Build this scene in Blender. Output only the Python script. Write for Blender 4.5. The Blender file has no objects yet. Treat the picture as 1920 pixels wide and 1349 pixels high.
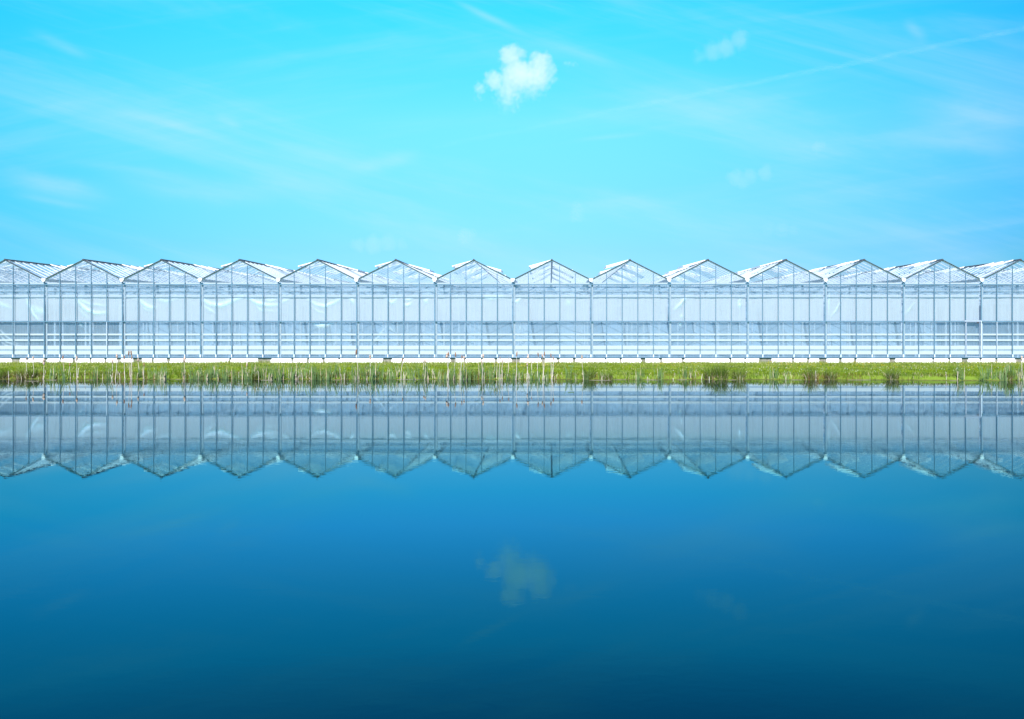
import bpy, bmesh, math, random
import numpy as np
from mathutils import Vector, Matrix, noise as mnoise

random.seed(7)
rng = np.random.default_rng(11)
scene = bpy.context.scene
COL = scene.collection
R = math.radians

# ------------------------------------------------------------------ camera
FPX = 1830.0                   # focal length in photo pixels (photo is 1920 wide)
VPX, VPY = 1030.0, 608.0       # where the axis of the lens meets the photo
CAMH = 2.28
FAC = 50.0                     # distance of the glass front
cam_d = bpy.data.cameras.new('camera')
cam = bpy.data.objects.new('camera', cam_d)
COL.objects.link(cam)
cam.location = (0, 0, CAMH)
cam.rotation_euler = (R(90), 0, 0)
cam_d.sensor_width = 36.0
cam_d.lens = 36.0 * FPX / 1920.0
cam_d.shift_x = -(VPX - 960.0) / 1920.0
cam_d.shift_y = -(674.5 - VPY) / 1920.0
cam_d.clip_start = 0.1
cam_d.clip_end = 20000
scene.camera = cam

scene.view_settings.view_transform = 'Standard'
scene.view_settings.look = 'None'
scene.view_settings.gamma = 1.0
scene.view_settings.exposure = 1.0
scene.render.engine = 'CYCLES'
try:
    cy = scene.cycles
    cy.use_denoising = True
    cy.max_bounces = 10
    cy.diffuse_bounces = 4
    cy.glossy_bounces = 4
    cy.transmission_bounces = 6
    cy.transparent_max_bounces = 24
    cy.volume_bounces = 5
    cy.caustics_reflective = False
    cy.caustics_refractive = False
    cy.volume_max_steps = 256
except Exception:
    pass

# ------------------------------------------------------------------ node helper
class NT:
    def __init__(self, tree):
        self.t = tree; self.n = tree.nodes; self.l = tree.links
    def node(self, typ, **kw):
        nd = self.n.new(typ)
        for k, v in kw.items():
            setattr(nd, k, v)
        return nd
    def link(self, a, b):
        self.l.new(a, b)
    def put(self, sock, v):
        if isinstance(v, (int, float)):
            sock.default_value = v
        elif isinstance(v, (tuple, list)):
            sock.default_value = v
        else:
            self.l.new(v, sock)
    def math(self, op, a, b=0.0, c=None, clamp=False):
        nd = self.n.new('ShaderNodeMath'); nd.operation = op; nd.use_clamp = clamp
        self.put(nd.inputs[0], a); self.put(nd.inputs[1], b)
        if c is not None: self.put(nd.inputs[2], c)
        return nd.outputs[0]
    def comb(self, x, y, z):
        nd = self.n.new('ShaderNodeCombineXYZ')
        self.put(nd.inputs[0], x); self.put(nd.inputs[1], y); self.put(nd.inputs[2], z)
        return nd.outputs[0]
    def sep(self, v):
        nd = self.n.new('ShaderNodeSeparateXYZ'); self.link(v, nd.inputs[0]); return nd.outputs
    def vmath(self, op, a, b):
        nd = self.n.new('ShaderNodeVectorMath'); nd.operation = op
        self.put(nd.inputs[0], a); self.put(nd.inputs[1], b)
        return nd.outputs['Value'] if op in ('LENGTH', 'DISTANCE', 'DOT_PRODUCT') else nd.outputs[0]
    def noise(self, vec, scale=1.0, detail=4.0, rough=0.5, dist=0.0):
        nd = self.n.new('ShaderNodeTexNoise')
        if vec is not None: self.link(vec, nd.inputs['Vector'])
        nd.inputs['Scale'].default_value = scale; nd.inputs['Detail'].default_value = detail
        nd.inputs['Roughness'].default_value = rough; nd.inputs['Distortion'].default_value = dist
        return nd.outputs['Fac']
    def ramp(self, fac, stops, interp='LINEAR'):
        nd = self.n.new('ShaderNodeValToRGB'); self.link(fac, nd.inputs[0])
        cr = nd.color_ramp; cr.interpolation = interp
        while len(cr.elements) < len(stops): cr.elements.new(0.5)
        for e, (p, c) in zip(cr.elements, stops):
            e.position = p; e.color = (*c, 1) if len(c) == 3 else c
        return nd.outputs[0]
    def smooth(self, v, a, b):
        nd = self.n.new('ShaderNodeMapRange'); nd.interpolation_type = 'SMOOTHSTEP'
        self.put(nd.inputs[0], v); nd.inputs[1].default_value = a; nd.inputs[2].default_value = b
        return nd.outputs[0]
    def mixc(self, f, a, b, mode='MIX'):
        nd = self.n.new('ShaderNodeMix'); nd.data_type = 'RGBA'; nd.blend_type = mode
        self.put(nd.inputs[0], f); self.put(nd.inputs[6], a); self.put(nd.inputs[7], b)
        return nd.outputs[2]
    def mixs(self, f, a, b):
        nd = self.n.new('ShaderNodeMixShader'); self.put(nd.inputs[0], f)
        self.link(a, nd.inputs[1]); self.link(b, nd.inputs[2]); return nd.outputs[0]

def new_mat(name):
    m = bpy.data.materials.new(name); m.use_nodes = True
    m.node_tree.nodes.clear()
    t = NT(m.node_tree)
    out = t.node('ShaderNodeOutputMaterial')
    return m, t, out

# ------------------------------------------------------------------ sun and sky
SUN_DIR = Vector((-0.12, -0.76, 0.82)).normalized()      # towards the sun
sun_el = math.asin(SUN_DIR.z)
sun_az = math.atan2(SUN_DIR.x, SUN_DIR.y)
sd = bpy.data.lights.new('sun', 'SUN')
sd.energy = 5.0
sd.angle = R(0.5)
sd.color = (1.0, 0.97, 0.945)
sun = bpy.data.objects.new('sun', sd); COL.objects.link(sun)
sun.location = (-60, -80, 100)
sun.rotation_euler = SUN_DIR.to_track_quat('Z', 'Y').to_euler()

world = bpy.data.worlds.new('World'); scene.world = world
world.use_nodes = True
world.node_tree.nodes.clear()
w = NT(world.node_tree)
wout = w.node('ShaderNodeOutputWorld')
bg = w.node('ShaderNodeBackground'); bg.inputs['Strength'].default_value = 0.12
sky = w.node('ShaderNodeTexSky', sky_type='NISHITA')
sky.sun_disc = False
sky.sun_elevation = sun_el
sky.sun_rotation = sun_az
sky.altitude = 0; sky.air_density = 1.0; sky.dust_density = 0.6; sky.ozone_density = 1.5
tc = w.node('ShaderNodeTexCoord')
dx, dy, dz = w.sep(tc.outputs['Generated'])
# the clean saturated cyan of the air, by elevation
TINT = [(0.0, (0.22, 0.43, 0.70)), (0.075, (0.22, 0.475, 0.76)), (0.134, (0.24, 0.61, 0.84)), (0.20, (0.29, 0.81, 1.25)), (0.31, (0.10, 1.05, 1.28)), (0.40, (0.045, 0.55, 0.80)), (0.6, (0.40, 0.62, 0.90)), (1.0, (0.62, 0.70, 0.90))]
TSC = 2.0
tint = w.ramp(dz, [(p, tuple(c / TSC for c in col)) for p, col in TINT])
tint2 = w.vmath('SCALE', tint, (0, 0, 0))
tint2.node.inputs['Scale'].default_value = TSC
skyc = w.mixc(1.0, sky.outputs[0], tint2, 'MULTIPLY')
az = w.math('DIVIDE', dx, w.math('MAXIMUM', w.math('ABSOLUTE', dy), 0.3))
az = w.math('MAXIMUM', w.math('MINIMUM', az, 0.6), -0.6)
azf = w.math('ADD', w.math('ADD', 1.0, w.math('MULTIPLY', az, -0.25)), w.math('MULTIPLY', w.math('MULTIPLY', az, az), -0.75))
skyc = w.vmath('SCALE', skyc, (0, 0, 0)); w.put(skyc.node.inputs['Scale'], azf)
redf = w.math('SUBTRACT', 1.0, w.math('MULTIPLY', w.math('MULTIPLY', az, az), 1.7))
skyc = w.vmath('MULTIPLY', skyc, w.comb(redf, 1.0, 1.0))
# high thin cirrus, laid out on the sky by direction
ay = w.math('MAXIMUM', w.math('ABSOLUTE', dy), 0.05)
u = w.math('DIVIDE', dx, ay); v = w.math('DIVIDE', dz, ay)
uv = w.comb(u, v, 0.0)
wob = w.noise(uv, 9.0, 5.0, 0.6)
def rot(ang, su, sv):
    c, s = math.cos(ang), math.sin(ang)
    a = w.math('ADD', w.math('MULTIPLY', u, c * su), w.math('MULTIPLY', v, s * su))
    b = w.math('ADD', w.math('MULTIPLY', u, -s * sv), w.math('MULTIPLY', v, c * sv))
    return w.comb(a, b, 3.7)
n1 = w.noise(rot(R(-14), 1.6, 13.0), 1.0, 6.0, 0.62, 0.4)
n2 = w.noise(rot(R(8), 1.3, 16.0), 1.0, 6.0, 0.6, 0.3)
base_c = w.math('ADD', w.math('MULTIPLY', w.smooth(n1, 0.42, 0.85), 0.30), w.math('MULTIPLY', w.smooth(n2, 0.46, 0.9), 0.22))
fine = w.noise(rot(R(-12), 9.0, 60.0), 1.0, 4.0, 0.6)
def P(px, py): return ((px - VPX) / FPX, (VPY - py) / FPX)
STREAKS = [(835, -6, 1000, 72, 6, .20), (990, 66, 1180, 132, 9, .10), (150, 195, 440, 262, 9, .13), (-20, 312, 220, 372, 13, .16),
           (0, 360, 210, 398, 6, .10), (480, 262, 720, 312, 22, .12), (620, 325, 810, 288, 14, .16), (90, 298, 430, 348, 8, .10),
           (1690, 36, 1745, 80, 10, .12), (1600, 250, 1990, 284, 20, .17), (40, 50, 190, 118, 10, .12), (1060, 264, 1235, 250, 4, .10),
           (1660, 196, 2000, 236, 30, .17), (395, 215, 460, 238, 7, .16), (150, 330, 620, 375, 26, .14), (-60, 330, 260, 380, 18, .09), (420, 345, 700, 360, 26, .10)]
acc = base_c
for (x0, y0, x1, y1, wd, am) in STREAKS:
    a = P(x0, y0); b = P(x1, y1)
    L = math.hypot(b[0] - a[0], b[1] - a[1]); ux, uy = (b[0] - a[0]) / L, (b[1] - a[1]) / L
    du = w.math('SUBTRACT', u, a[0]); dv = w.math('SUBTRACT', v, a[1])
    t = w.math('ADD', w.math('MULTIPLY', du, ux / L), w.math('MULTIPLY', dv, uy / L))
    d = w.math('ADD', w.math('MULTIPLY', du, -uy), w.math('MULTIPLY', dv, ux))
    d = w.math('ADD', d, w.math('MULTIPLY', w.math('SUBTRACT', wob, 0.5), 2.2 * wd / FPX))
    q = w.math('DIVIDE', d, wd / FPX)
    g = w.math('POWER', 2.718, w.math('MULTIPLY', w.math('MULTIPLY', q, q), -1.0))
    tt = w.math('MULTIPLY', w.smooth(t, 0.0, 0.45), w.math('SUBTRACT', 1.0, w.smooth(t, 0.55, 1.0)))
    g = w.math('MULTIPLY', w.math('MULTIPLY', g, tt), w.math('MULTIPLY', fine, 1.7 * am))
    acc = w.math('ADD', acc, g)
acc = w.math('MULTIPLY', acc, w.smooth(dy, 0.0, 0.25))
cir_col = w.node('ShaderNodeRGB'); cir_col.outputs[0].default_value = (3.5, 3.95, 4.9, 1)
final = w.mixc(w.math('MINIMUM', acc, 0.8), skyc, cir_col.outputs[0])
w.link(final, bg.inputs['Color'])
w.link(bg.outputs[0], wout.inputs['Surface'])

# ------------------------------------------------------------------ mesh helpers
class MB:
    def __init__(self):
        self.v = []; self.f = []; self.m = []
    def face(self, pts, mi=0):
        i = len(self.v); self.v += [tuple(p) for p in pts]; self.f.append(tuple(range(i, i + len(pts)))); self.m.append(mi)
    def box(self, x0, x1, y0, y1, z0, z1, mi=0):
        i = len(self.v)
        self.v += [(x0, y0, z0), (x1, y0, z0), (x1, y1, z0), (x0, y1, z0), (x0, y0, z1), (x1, y0, z1), (x1, y1, z1), (x0, y1, z1)]
        for q in ((0, 3, 2, 1), (4, 5, 6, 7), (0, 1, 5, 4), (1, 2, 6, 5), (2, 3, 7, 6), (3, 0, 4, 7)):
            self.f.append(tuple(i + k for k in q)); self.m.append(mi)
    def prism(self, prof, y0, y1, mi=0):
        """profile of (x, z) points extruded along y"""
        n = len(prof); i = len(self.v)
        self.v += [(x, y0, z) for x, z in prof] + [(x, y1, z) for x, z in prof]
        self.f.append(tuple(i + k for k in range(n))); self.m.append(mi)
        self.f.append(tuple(i + n + k for k in reversed(range(n)))); self.m.append(mi)
        for k in range(n):
            j = (k + 1) % n
            self.f.append((i + j, i + k, i + n + k, i + n + j)); self.m.append(mi)
    def bar(self, p, q, wd, ht, up=(0, 0, 1), mi=0):
        p = Vector(p); q = Vector(q); d = (q - p).normalized(); up = Vector(up)
        s = d.cross(up).normalized(); t = s.cross(d).normalized()
        i = len(self.v)
        for c in (p, q):
            for a, b in ((-1, -1), (1, -1), (1, 1), (-1, 1)):
                self.v.append(tuple(c + s * (a * wd / 2) + t * (b * ht / 2)))
        for f in ((0, 1, 2, 3), (7, 6, 5, 4), (0, 4, 5, 1), (1, 5, 6, 2), (2, 6, 7, 3), (3, 7, 4, 0)):
            self.f.append(tuple(i + k for k in f)); self.m.append(mi)
    def tube(self, pts, rads, n=6, mi=0):
        i0 = len(self.v); m = len(pts)
        for k, (p, r) in enumerate(zip(pts, rads)):
            p = Vector(p)
            d = (Vector(pts[min(k + 1, m - 1)]) - Vector(pts[max(k - 1, 0)])).normalized()
            s = d.cross(Vector((0.3, 0.9, 0.1))).normalized(); t = d.cross(s)
            for a in range(n):
                an = 2 * math.pi * a / n
                self.v.append(tuple(p + s * (r * math.cos(an)) + t * (r * math.sin(an))))
        for k in range(m - 1):
            for a in range(n):
                b = (a + 1) % n
                self.f.append((i0 + k * n + a, i0 + k * n + b, i0 + (k + 1) * n + b, i0 + (k + 1) * n + a)); self.m.append(mi)
        self.f.append(tuple(i0 + a for a in reversed(range(n)))); self.m.append(mi)
        self.f.append(tuple(i0 + (m - 1) * n + a for a in range(n))); self.m.append(mi)
    def mesh(self, name, mats, smooth=False):
        me = bpy.data.meshes.new(name); me.from_pydata(self.v, [], self.f)
        for m in (mats if isinstance(mats, (list, tuple)) else [mats]): me.materials.append(m)
        me.polygons.foreach_set('material_index', self.m)
        if smooth: me.polygons.foreach_set('use_smooth', [True] * len(me.polygons))
        me.update(); return me

def obj(name, me, parent=None, loc=None):
    o = bpy.data.objects.new(name, me); COL.objects.link(o)
    if parent is not None: o.parent = parent
    if loc is not None: o.location = loc
    return o
def tag(o, label=None, cat=None, group=None, kind=None):
    if label: o['label'] = label
    if cat: o['category'] = cat
    if group: o['group'] = group
    if kind: o['kind'] = kind
    return o
def thing(name, label, cat, loc=(0, 0, 0), group=None):
    o = obj(name, None, None, loc); return tag(o, label, cat, group)

def grid_mesh(name, X, Y, Z, mat, smooth=True):
    ny, nx = Z.shape
    vs = np.stack([X, Y, Z], -1).reshape(-1, 3)
    idx = np.arange(nx * ny).reshape(ny, nx)
    q = np.stack([idx[:-1, :-1], idx[:-1, 1:], idx[1:, 1:], idx[1:, :-1]], -1).reshape(-1, 4)
    me = bpy.data.meshes.new(name)
    me.vertices.add(len(vs)); me.vertices.foreach_set('co', vs.astype(np.float32).ravel())
    me.loops.add(q.size); me.loops.foreach_set('vertex_index', q.ravel().astype(np.int32))
    me.polygons.add(len(q)); me.polygons.foreach_set('loop_start', np.arange(0, q.size, 4, dtype=np.int32))
    me.polygons.foreach_set('loop_total', np.full(len(q), 4, dtype=np.int32))
    me.polygons.foreach_set('use_smooth', np.full(len(q), smooth, dtype=bool))
    me.materials.append(mat); me.update(calc_edges=True); return me

def blades_mesh(name, x, y, z, h, wd, az, lean, laz, mi, mats):
    """tapered bent blades: base pair, two bent pairs and a tip each"""
    n = len(x)
    cx, sx = np.cos(az) * wd / 2, np.sin(az) * wd / 2
    lx, ly = np.cos(laz) * lean, np.sin(laz) * lean
    lv = [(0, 0, 1.0), (0.42, 0.14, 0.9), (0.78, 0.52, 0.62)]
    P_ = []
    for t, b, s in lv:
        for sg in (-1, 1):
            P_.append(np.stack([x + lx * b + sg * cx * s, y + ly * b + sg * sx * s, z + h * t], -1))
    P_.append(np.stack([x + lx, y + ly, z + h * (1 - 0.25 * np.minimum(1, lean / np.maximum(h, 1e-3)) ** 2)], -1))
    vs = np.stack(P_, 1).reshape(-1, 3)
    b0 = (np.arange(n) * 7)[:, None]
    loops = (b0 + np.array([[0, 1, 3, 2, 2, 3, 5, 4, 4, 5, 6]])).ravel()
    tot = np.tile(np.array([4, 4, 3], dtype=np.int32), n)
    st = (np.arange(n)[:, None] * 11 + np.array([[0, 4, 8]])).ravel()
    me = bpy.data.meshes.new(name)
    me.vertices.add(len(vs)); me.vertices.foreach_set('co', vs.astype(np.float32).ravel())
    me.loops.add(len(loops)); me.loops.foreach_set('vertex_index', loops.astype(np.int32))
    me.polygons.add(len(tot)); me.polygons.foreach_set('loop_start', st.astype(np.int32)); me.polygons.foreach_set('loop_total', tot)
    for m in mats: me.materials.append(m)
    me.polygons.foreach_set('material_index', np.repeat(mi, 3).astype(np.int32))
    me.update(calc_edges=True); return me

# ------------------------------------------------------------------ materials
def paint(name, col, rough=0.5, var=0.12, scale=6.0, spec=0.4):
    m, t, out = new_mat(name)
    co = t.node('ShaderNodeTexCoord').outputs['Object']
    n = t.noise(co, scale, 5.0, 0.6)
    c = t.ramp(n, [(0.3, tuple(k * (1 - var) for k in col)), (0.7, tuple(min(1, k * (1 + var)) for k in col))])
    b = t.node('ShaderNodeBsdfPrincipled'); t.link(c, b.inputs['Base Color'])
    b.inputs['Roughness'].default_value = rough
    b.inputs['Specular IOR Level'].default_value = spec
    t.link(b.outputs[0], out.inputs['Surface']); return m

M_dark = paint('slate_blue_aluminium', (0.085, 0.17, 0.24), 0.45, 0.2, 3.0)
M_trim = paint('grey_aluminium_trim', (0.055, 0.055, 0.065), 0.5, 0.2)
M_white = paint('white_coated_steel', (0.80, 0.81, 0.82), 0.45, 0.05)
M_light = paint('pale_blue_galvanised_steel', (0.40, 0.47, 0.55), 0.4, 0.1)
M_foot = paint('pale_bracket_aluminium', (0.55, 0.62, 0.70), 0.4, 0.1)
M_bar = paint('white_roof_bar', (0.48, 0.53, 0.58), 0.45, 0.05)
M_band = paint('clean_white_gutter', (0.92, 0.92, 0.92), 0.5, 0.03)
M_truss = paint('galvanised_truss_steel', (0.34, 0.42, 0.50), 0.45, 0.05)
M_post = paint('pale_inner_post', (0.58, 0.66, 0.74), 0.45, 0.05)
M_door = paint('pale_door_aluminium', (0.27, 0.32, 0.40), 0.45, 0.05)
M_gutter = paint('white_aluminium_gutter', (0.83, 0.83, 0.83), 0.4, 0.05)

def glass_mat(name, tint, refl=1.0, dirt=0.04):
    m, t, out = new_mat(name)
    tr = t.node('ShaderNodeBsdfTransparent'); tr.inputs[0].default_value = (*tint, 1)
    gl = t.node('ShaderNodeBsdfGlossy'); gl.inputs['Roughness'].default_value = 0.03
    gl.inputs['Color'].default_value = (1, 1, 1, 1)
    fr = t.node('ShaderNodeFresnel'); fr.inputs['IOR'].default_value = 1.45
    g = t.node('ShaderNodeNewGeometry')
    f = t.math('MULTIPLY', fr.outputs[0], refl, clamp=True)
    f = t.math('MINIMUM', f, 0.6)
    co = t.node('ShaderNodeTexCoord').outputs['Object']
    xs = t.sep(co)
    st = t.noise(t.comb(t.math('MULTIPLY', xs[0], 14.0), t.math('MULTIPLY', xs[1], 14.0), t.math('MULTIPLY', xs[2], 0.8)), 1.0, 5.0, 0.65)
    big = t.noise(co, 0.6, 3.0, 0.5)
    d = t.math('MULTIPLY', t.math('MULTIPLY', t.smooth(st, 0.35, 0.8), t.math('ADD', big, 0.4)), dirt)
    di = t.node('ShaderNodeBsdfDiffuse'); di.inputs[0].default_value = (0.8, 0.84, 0.86, 1)
    tl = t.node('ShaderNodeBsdfTranslucent'); tl.inputs[0].default_value = (0.8, 0.86, 0.9, 1)
    dd = t.mixs(0.5, di.outputs[0], tl.outputs[0])
    s = t.mixs(d, tr.outputs[0], dd)
    s = t.mixs(f, s, gl.outputs[0])
    t.link(s, out.inputs['Surface']); return m
M_glass = glass_mat('clear_wall_glass', (0.955, 0.985, 0.995), 0.8, 0.07)

def roof_glass():
    m, t, out = new_mat('whitewashed_roof_glass')
    co = t.node('ShaderNodeTexCoord').outputs['Object']
    xs = t.sep(co)
    n = t.noise(t.comb(t.math('MULTIPLY', xs[0], 1.0), t.math('MULTIPLY', xs[1], 6.0), xs[2]), 1.6, 5.0, 0.6)
    op = t.math('ADD', 0.08, t.math('MULTIPLY', t.smooth(n, 0.3, 0.75), 0.20))
    tr = t.node('ShaderNodeBsdfTransparent'); tr.inputs[0].default_value = (0.93, 0.97, 0.99, 1)
    di = t.node('ShaderNodeBsdfDiffuse'); di.inputs[0].default_value = (0.82, 0.86, 0.88, 1)
    tl = t.node('ShaderNodeBsdfTranslucent'); tl.inputs[0].default_value = (0.85, 0.9, 0.93, 1)
    gl = t.node('ShaderNodeBsdfGlossy'); gl.inputs['Roughness'].default_value = 0.1
    fr = t.node('ShaderNodeFresnel'); fr.inputs['IOR'].default_value = 1.4
    s = t.mixs(op, tr.outputs[0], t.mixs(0.5, di.outputs[0], tl.outputs[0]))
    s = t.mixs(t.math('MINIMUM', fr.outputs[0], 0.35), s, gl.outputs[0])
    t.link(s, out.inputs['Surface']); return m
M_roof = roof_glass()

def film_mat():
    m, t, out = new_mat('milky_plastic_film')
    co = t.node('ShaderNodeTexCoord').outputs['Object']
    xs = t.sep(co)
    at = t.node('ShaderNodeAttribute', attribute_name='fold').outputs['Fac']
    th = t.node('ShaderNodeAttribute', attribute_name='thick').outputs['Fac']
    st = t.noise(t.comb(t.math('MULTIPLY', xs[0], 17.0), xs[1], t.math('MULTIPLY', xs[2], 0.55)), 1.0, 6.0, 0.7)
    st2 = t.noise(t.comb(t.math('MULTIPLY', xs[0], 55.0), xs[1], t.math('MULTIPLY', xs[2], 0.9)), 1.0, 3.0, 0.6)
    cl = t.noise(t.comb(t.math('MULTIPLY', xs[0], 0.8), xs[1], t.math('MULTIPLY', xs[2], 0.8)), 1.0, 4.0, 0.6)
    s1 = t.math('MULTIPLY', t.math('SUBTRACT', st, 0.5), 0.55)
    s2 = t.math('MULTIPLY', t.math('SUBTRACT', st2, 0.5), 0.35)
    s3 = t.math('MULTIPLY', t.math('SUBTRACT', cl, 0.5), 0.30)
    op = t.math('ADD', t.math('ADD', th, t.math('ADD', s1, s2)), t.math('ADD', s3, t.math('MULTIPLY', at, 0.6)))
    op = t.math('MAXIMUM', t.math('MINIMUM', op, 0.97), 0.06)
    tr = t.node('ShaderNodeBsdfTransparent'); tr.inputs[0].default_value = (0.90, 0.96, 0.99, 1)
    di = t.node('ShaderNodeBsdfDiffuse'); di.inputs[0].default_value = (0.80, 0.88, 0.95, 1)
    tl = t.node('ShaderNodeBsdfTranslucent'); tl.inputs[0].default_value = (0.80, 0.88, 0.93, 1)
    gl = t.node('ShaderNodeBsdfGlossy'); gl.inputs['Roughness'].default_value = 0.50
    gl.inputs['Color'].default_value = (0.95, 0.97, 1, 1)
    fcol = t.mixc(t.smooth(th, 0.5, 0.8), (0.52, 0.68, 0.80, 1), (0.90, 0.915, 0.945, 1))
    fcol = t.mixc(at, fcol, (1.0, 1.0, 1.0, 1))
    t.link(fcol, di.inputs[0]); t.link(fcol, tl.inputs[0])
    body = t.mixs(0.30, di.outputs[0], tl.outputs[0])
    body = t.mixs(t.math('ADD', 0.05, t.math('MULTIPLY', at, 0.60)), body, gl.outputs[0])
    s = t.mixs(op, tr.outputs[0], body)
    bmp = t.node('ShaderNodeBump'); bmp.inputs['Strength'].default_value = 0.25; bmp.inputs['Distance'].default_value = 0.02
    t.link(st, bmp.inputs['Height'])
    for nd in (di, tl, gl): t.link(bmp.outputs[0], nd.inputs['Normal'])
    t.link(s, out.inputs['Surface']); return m
M_film = film_mat()

def concrete_mat():
    m, t, out = new_mat('weathered_foundation_concrete')
    co = t.node('ShaderNodeTexCoord').outputs['Object']
    n = t.noise(co, 9.0, 6.0, 0.7); n2 = t.noise(co, 2.0, 3.0, 0.6)
    c = t.ramp(n, [(0.25, (0.07, 0.065, 0.05)), (0.5, (0.20, 0.18, 0.15)), (0.8, (0.38, 0.36, 0.32))])
    g = t.mixc(t.smooth(n2, 0.5, 0.75), c, (0.10, 0.12, 0.05, 1))
    b = t.node('ShaderNodeBsdfPrincipled'); t.link(g, b.inputs['Base Color']); b.inputs['Roughness'].default_value = 0.9
    t.link(b.outputs[0], out.inputs['Surface']); return m
M_conc = concrete_mat()

def sheet_mat():
    m, t, out = new_mat('white_insulation_sheet')
    co = t.node('ShaderNodeTexCoord').outputs['Object']
    xs = t.sep(co)
    n = t.noise(t.comb(t.math('MULTIPLY', xs[0], 3.0), xs[1], t.math('MULTIPLY', xs[2], 14.0)), 2.0, 6.0, 0.7)
    low = t.math('SUBTRACT', 0.33, xs[2])
    dirt = t.smooth(t.math('ADD', t.math('MULTIPLY', n, 0.35), low), 0.14, 0.30)
    c = t.mixc(dirt, (0.93, 0.895, 0.96, 1), (0.45, 0.43, 0.36, 1))
    sp = t.smooth(t.noise(co, 13.0, 3.0, 0.6), 0.68, 0.78)
    c = t.mixc(t.math('MULTIPLY', sp, 0.5), c, (0.5, 0.47, 0.42, 1))
    b = t.node('ShaderNodeBsdfPrincipled'); t.link(c, b.inputs['Base Color']); b.inputs['Roughness'].default_value = 0.5
    t.link(b.outputs[0], out.inputs['Surface']); return m
M_sheet = sheet_mat()

def leaf_mat(name, c1, c2, trans=0.35, rough=0.6):
    m, t, out = new_mat(name)
    g = t.node('ShaderNodeNewGeometry')
    n = t.noise(g.outputs['Position'], 1.1, 4.0, 0.6)
    oi = t.node('ShaderNodeObjectInfo').outputs['Random']
    f = t.math('ADD', t.smooth(n, 0.35, 0.65), t.math('MULTIPLY', t.math('SUBTRACT', oi, 0.5), 0.5), clamp=True)
    c = t.mixc(f, (*c1, 1), (*c2, 1))
    di = t.node('ShaderNodeBsdfDiffuse'); t.link(c, di.inputs[0])
    tl = t.node('ShaderNodeBsdfTranslucent'); t.link(c, tl.inputs[0])
    gl = t.node('ShaderNodeBsdfGlossy'); gl.inputs['Roughness'].default_value = rough
    s = t.mixs(trans, di.outputs[0], tl.outputs[0]); s = t.mixs(0.012, s, gl.outputs[0])
    t.link(s, out.inputs['Surface']); return m
M_g1 = leaf_mat('fresh_grass_green', (0.115, 0.185, 0.004), (0.235, 0.30, 0.008))
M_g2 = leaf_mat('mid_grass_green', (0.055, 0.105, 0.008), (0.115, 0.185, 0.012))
M_g3 = leaf_mat('dry_grass_olive', (0.20, 0.225, 0.04), (0.33, 0.335, 0.10))
M_straw = leaf_mat('dead_straw', (0.42, 0.34, 0.22), (0.58, 0.50, 0.37), 0.2)
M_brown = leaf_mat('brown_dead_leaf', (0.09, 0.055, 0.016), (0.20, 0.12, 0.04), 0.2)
M_reed = leaf_mat('blue_green_reed_leaf', (0.105, 0.175, 0.055), (0.175, 0.27, 0.10))
M_rush = leaf_mat('dark_rush_green', (0.09, 0.15, 0.018), (0.14, 0.21, 0.03), 0.25)
M_head = leaf_mat('cattail_seed_head', (0.22, 0.12, 0.075), (0.34, 0.19, 0.12), 0.1, 0.9)
M_fluff = leaf_mat('pale_cattail_fluff', (0.46, 0.33, 0.25), (0.58, 0.44, 0.35), 0.2, 0.9)
M_float = leaf_mat('wet_dead_stem', (0.22, 0.19, 0.13), (0.34, 0.30, 0.24), 0.1)
M_stalk = leaf_mat('pale_dead_stalk', (0.55, 0.46, 0.37), (0.70, 0.63, 0.55), 0.1)
M_yellow = leaf_mat('yellow_petal', (0.75, 0.45, 0.02), (0.80, 0.55, 0.05), 0.3)
M_whitefl = leaf_mat('white_petal', (0.75, 0.75, 0.70), (0.8, 0.8, 0.75), 0.3)

def ground_mat():
    m, t, out = new_mat('bank_soil_and_turf')
    g = t.node('ShaderNodeNewGeometry').outputs['Position']
    xs = t.sep(g)
    n = t.noise(g, 1.3, 6.0, 0.65); n2 = t.noise(g, 9.0, 5.0, 0.7)
    turf = t.ramp(n, [(0.3, (0.07, 0.115, 0.015)), (0.55, (0.13, 0.19, 0.02)), (0.75, (0.20, 0.20, 0.07))])
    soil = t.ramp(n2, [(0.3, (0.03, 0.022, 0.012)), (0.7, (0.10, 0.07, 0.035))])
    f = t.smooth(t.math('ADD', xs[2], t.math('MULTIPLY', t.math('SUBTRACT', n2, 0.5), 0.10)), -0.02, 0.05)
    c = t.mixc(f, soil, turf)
    b = t.node('ShaderNodeBsdfPrincipled'); t.link(c, b.inputs['Base Color']); b.inputs['Roughness'].default_value = 0.95
    b.inputs['Specular IOR Level'].default_value = 0.1
    t.link(b.outputs[0], out.inputs['Surface']); return m
M_ground = ground_mat()

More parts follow.
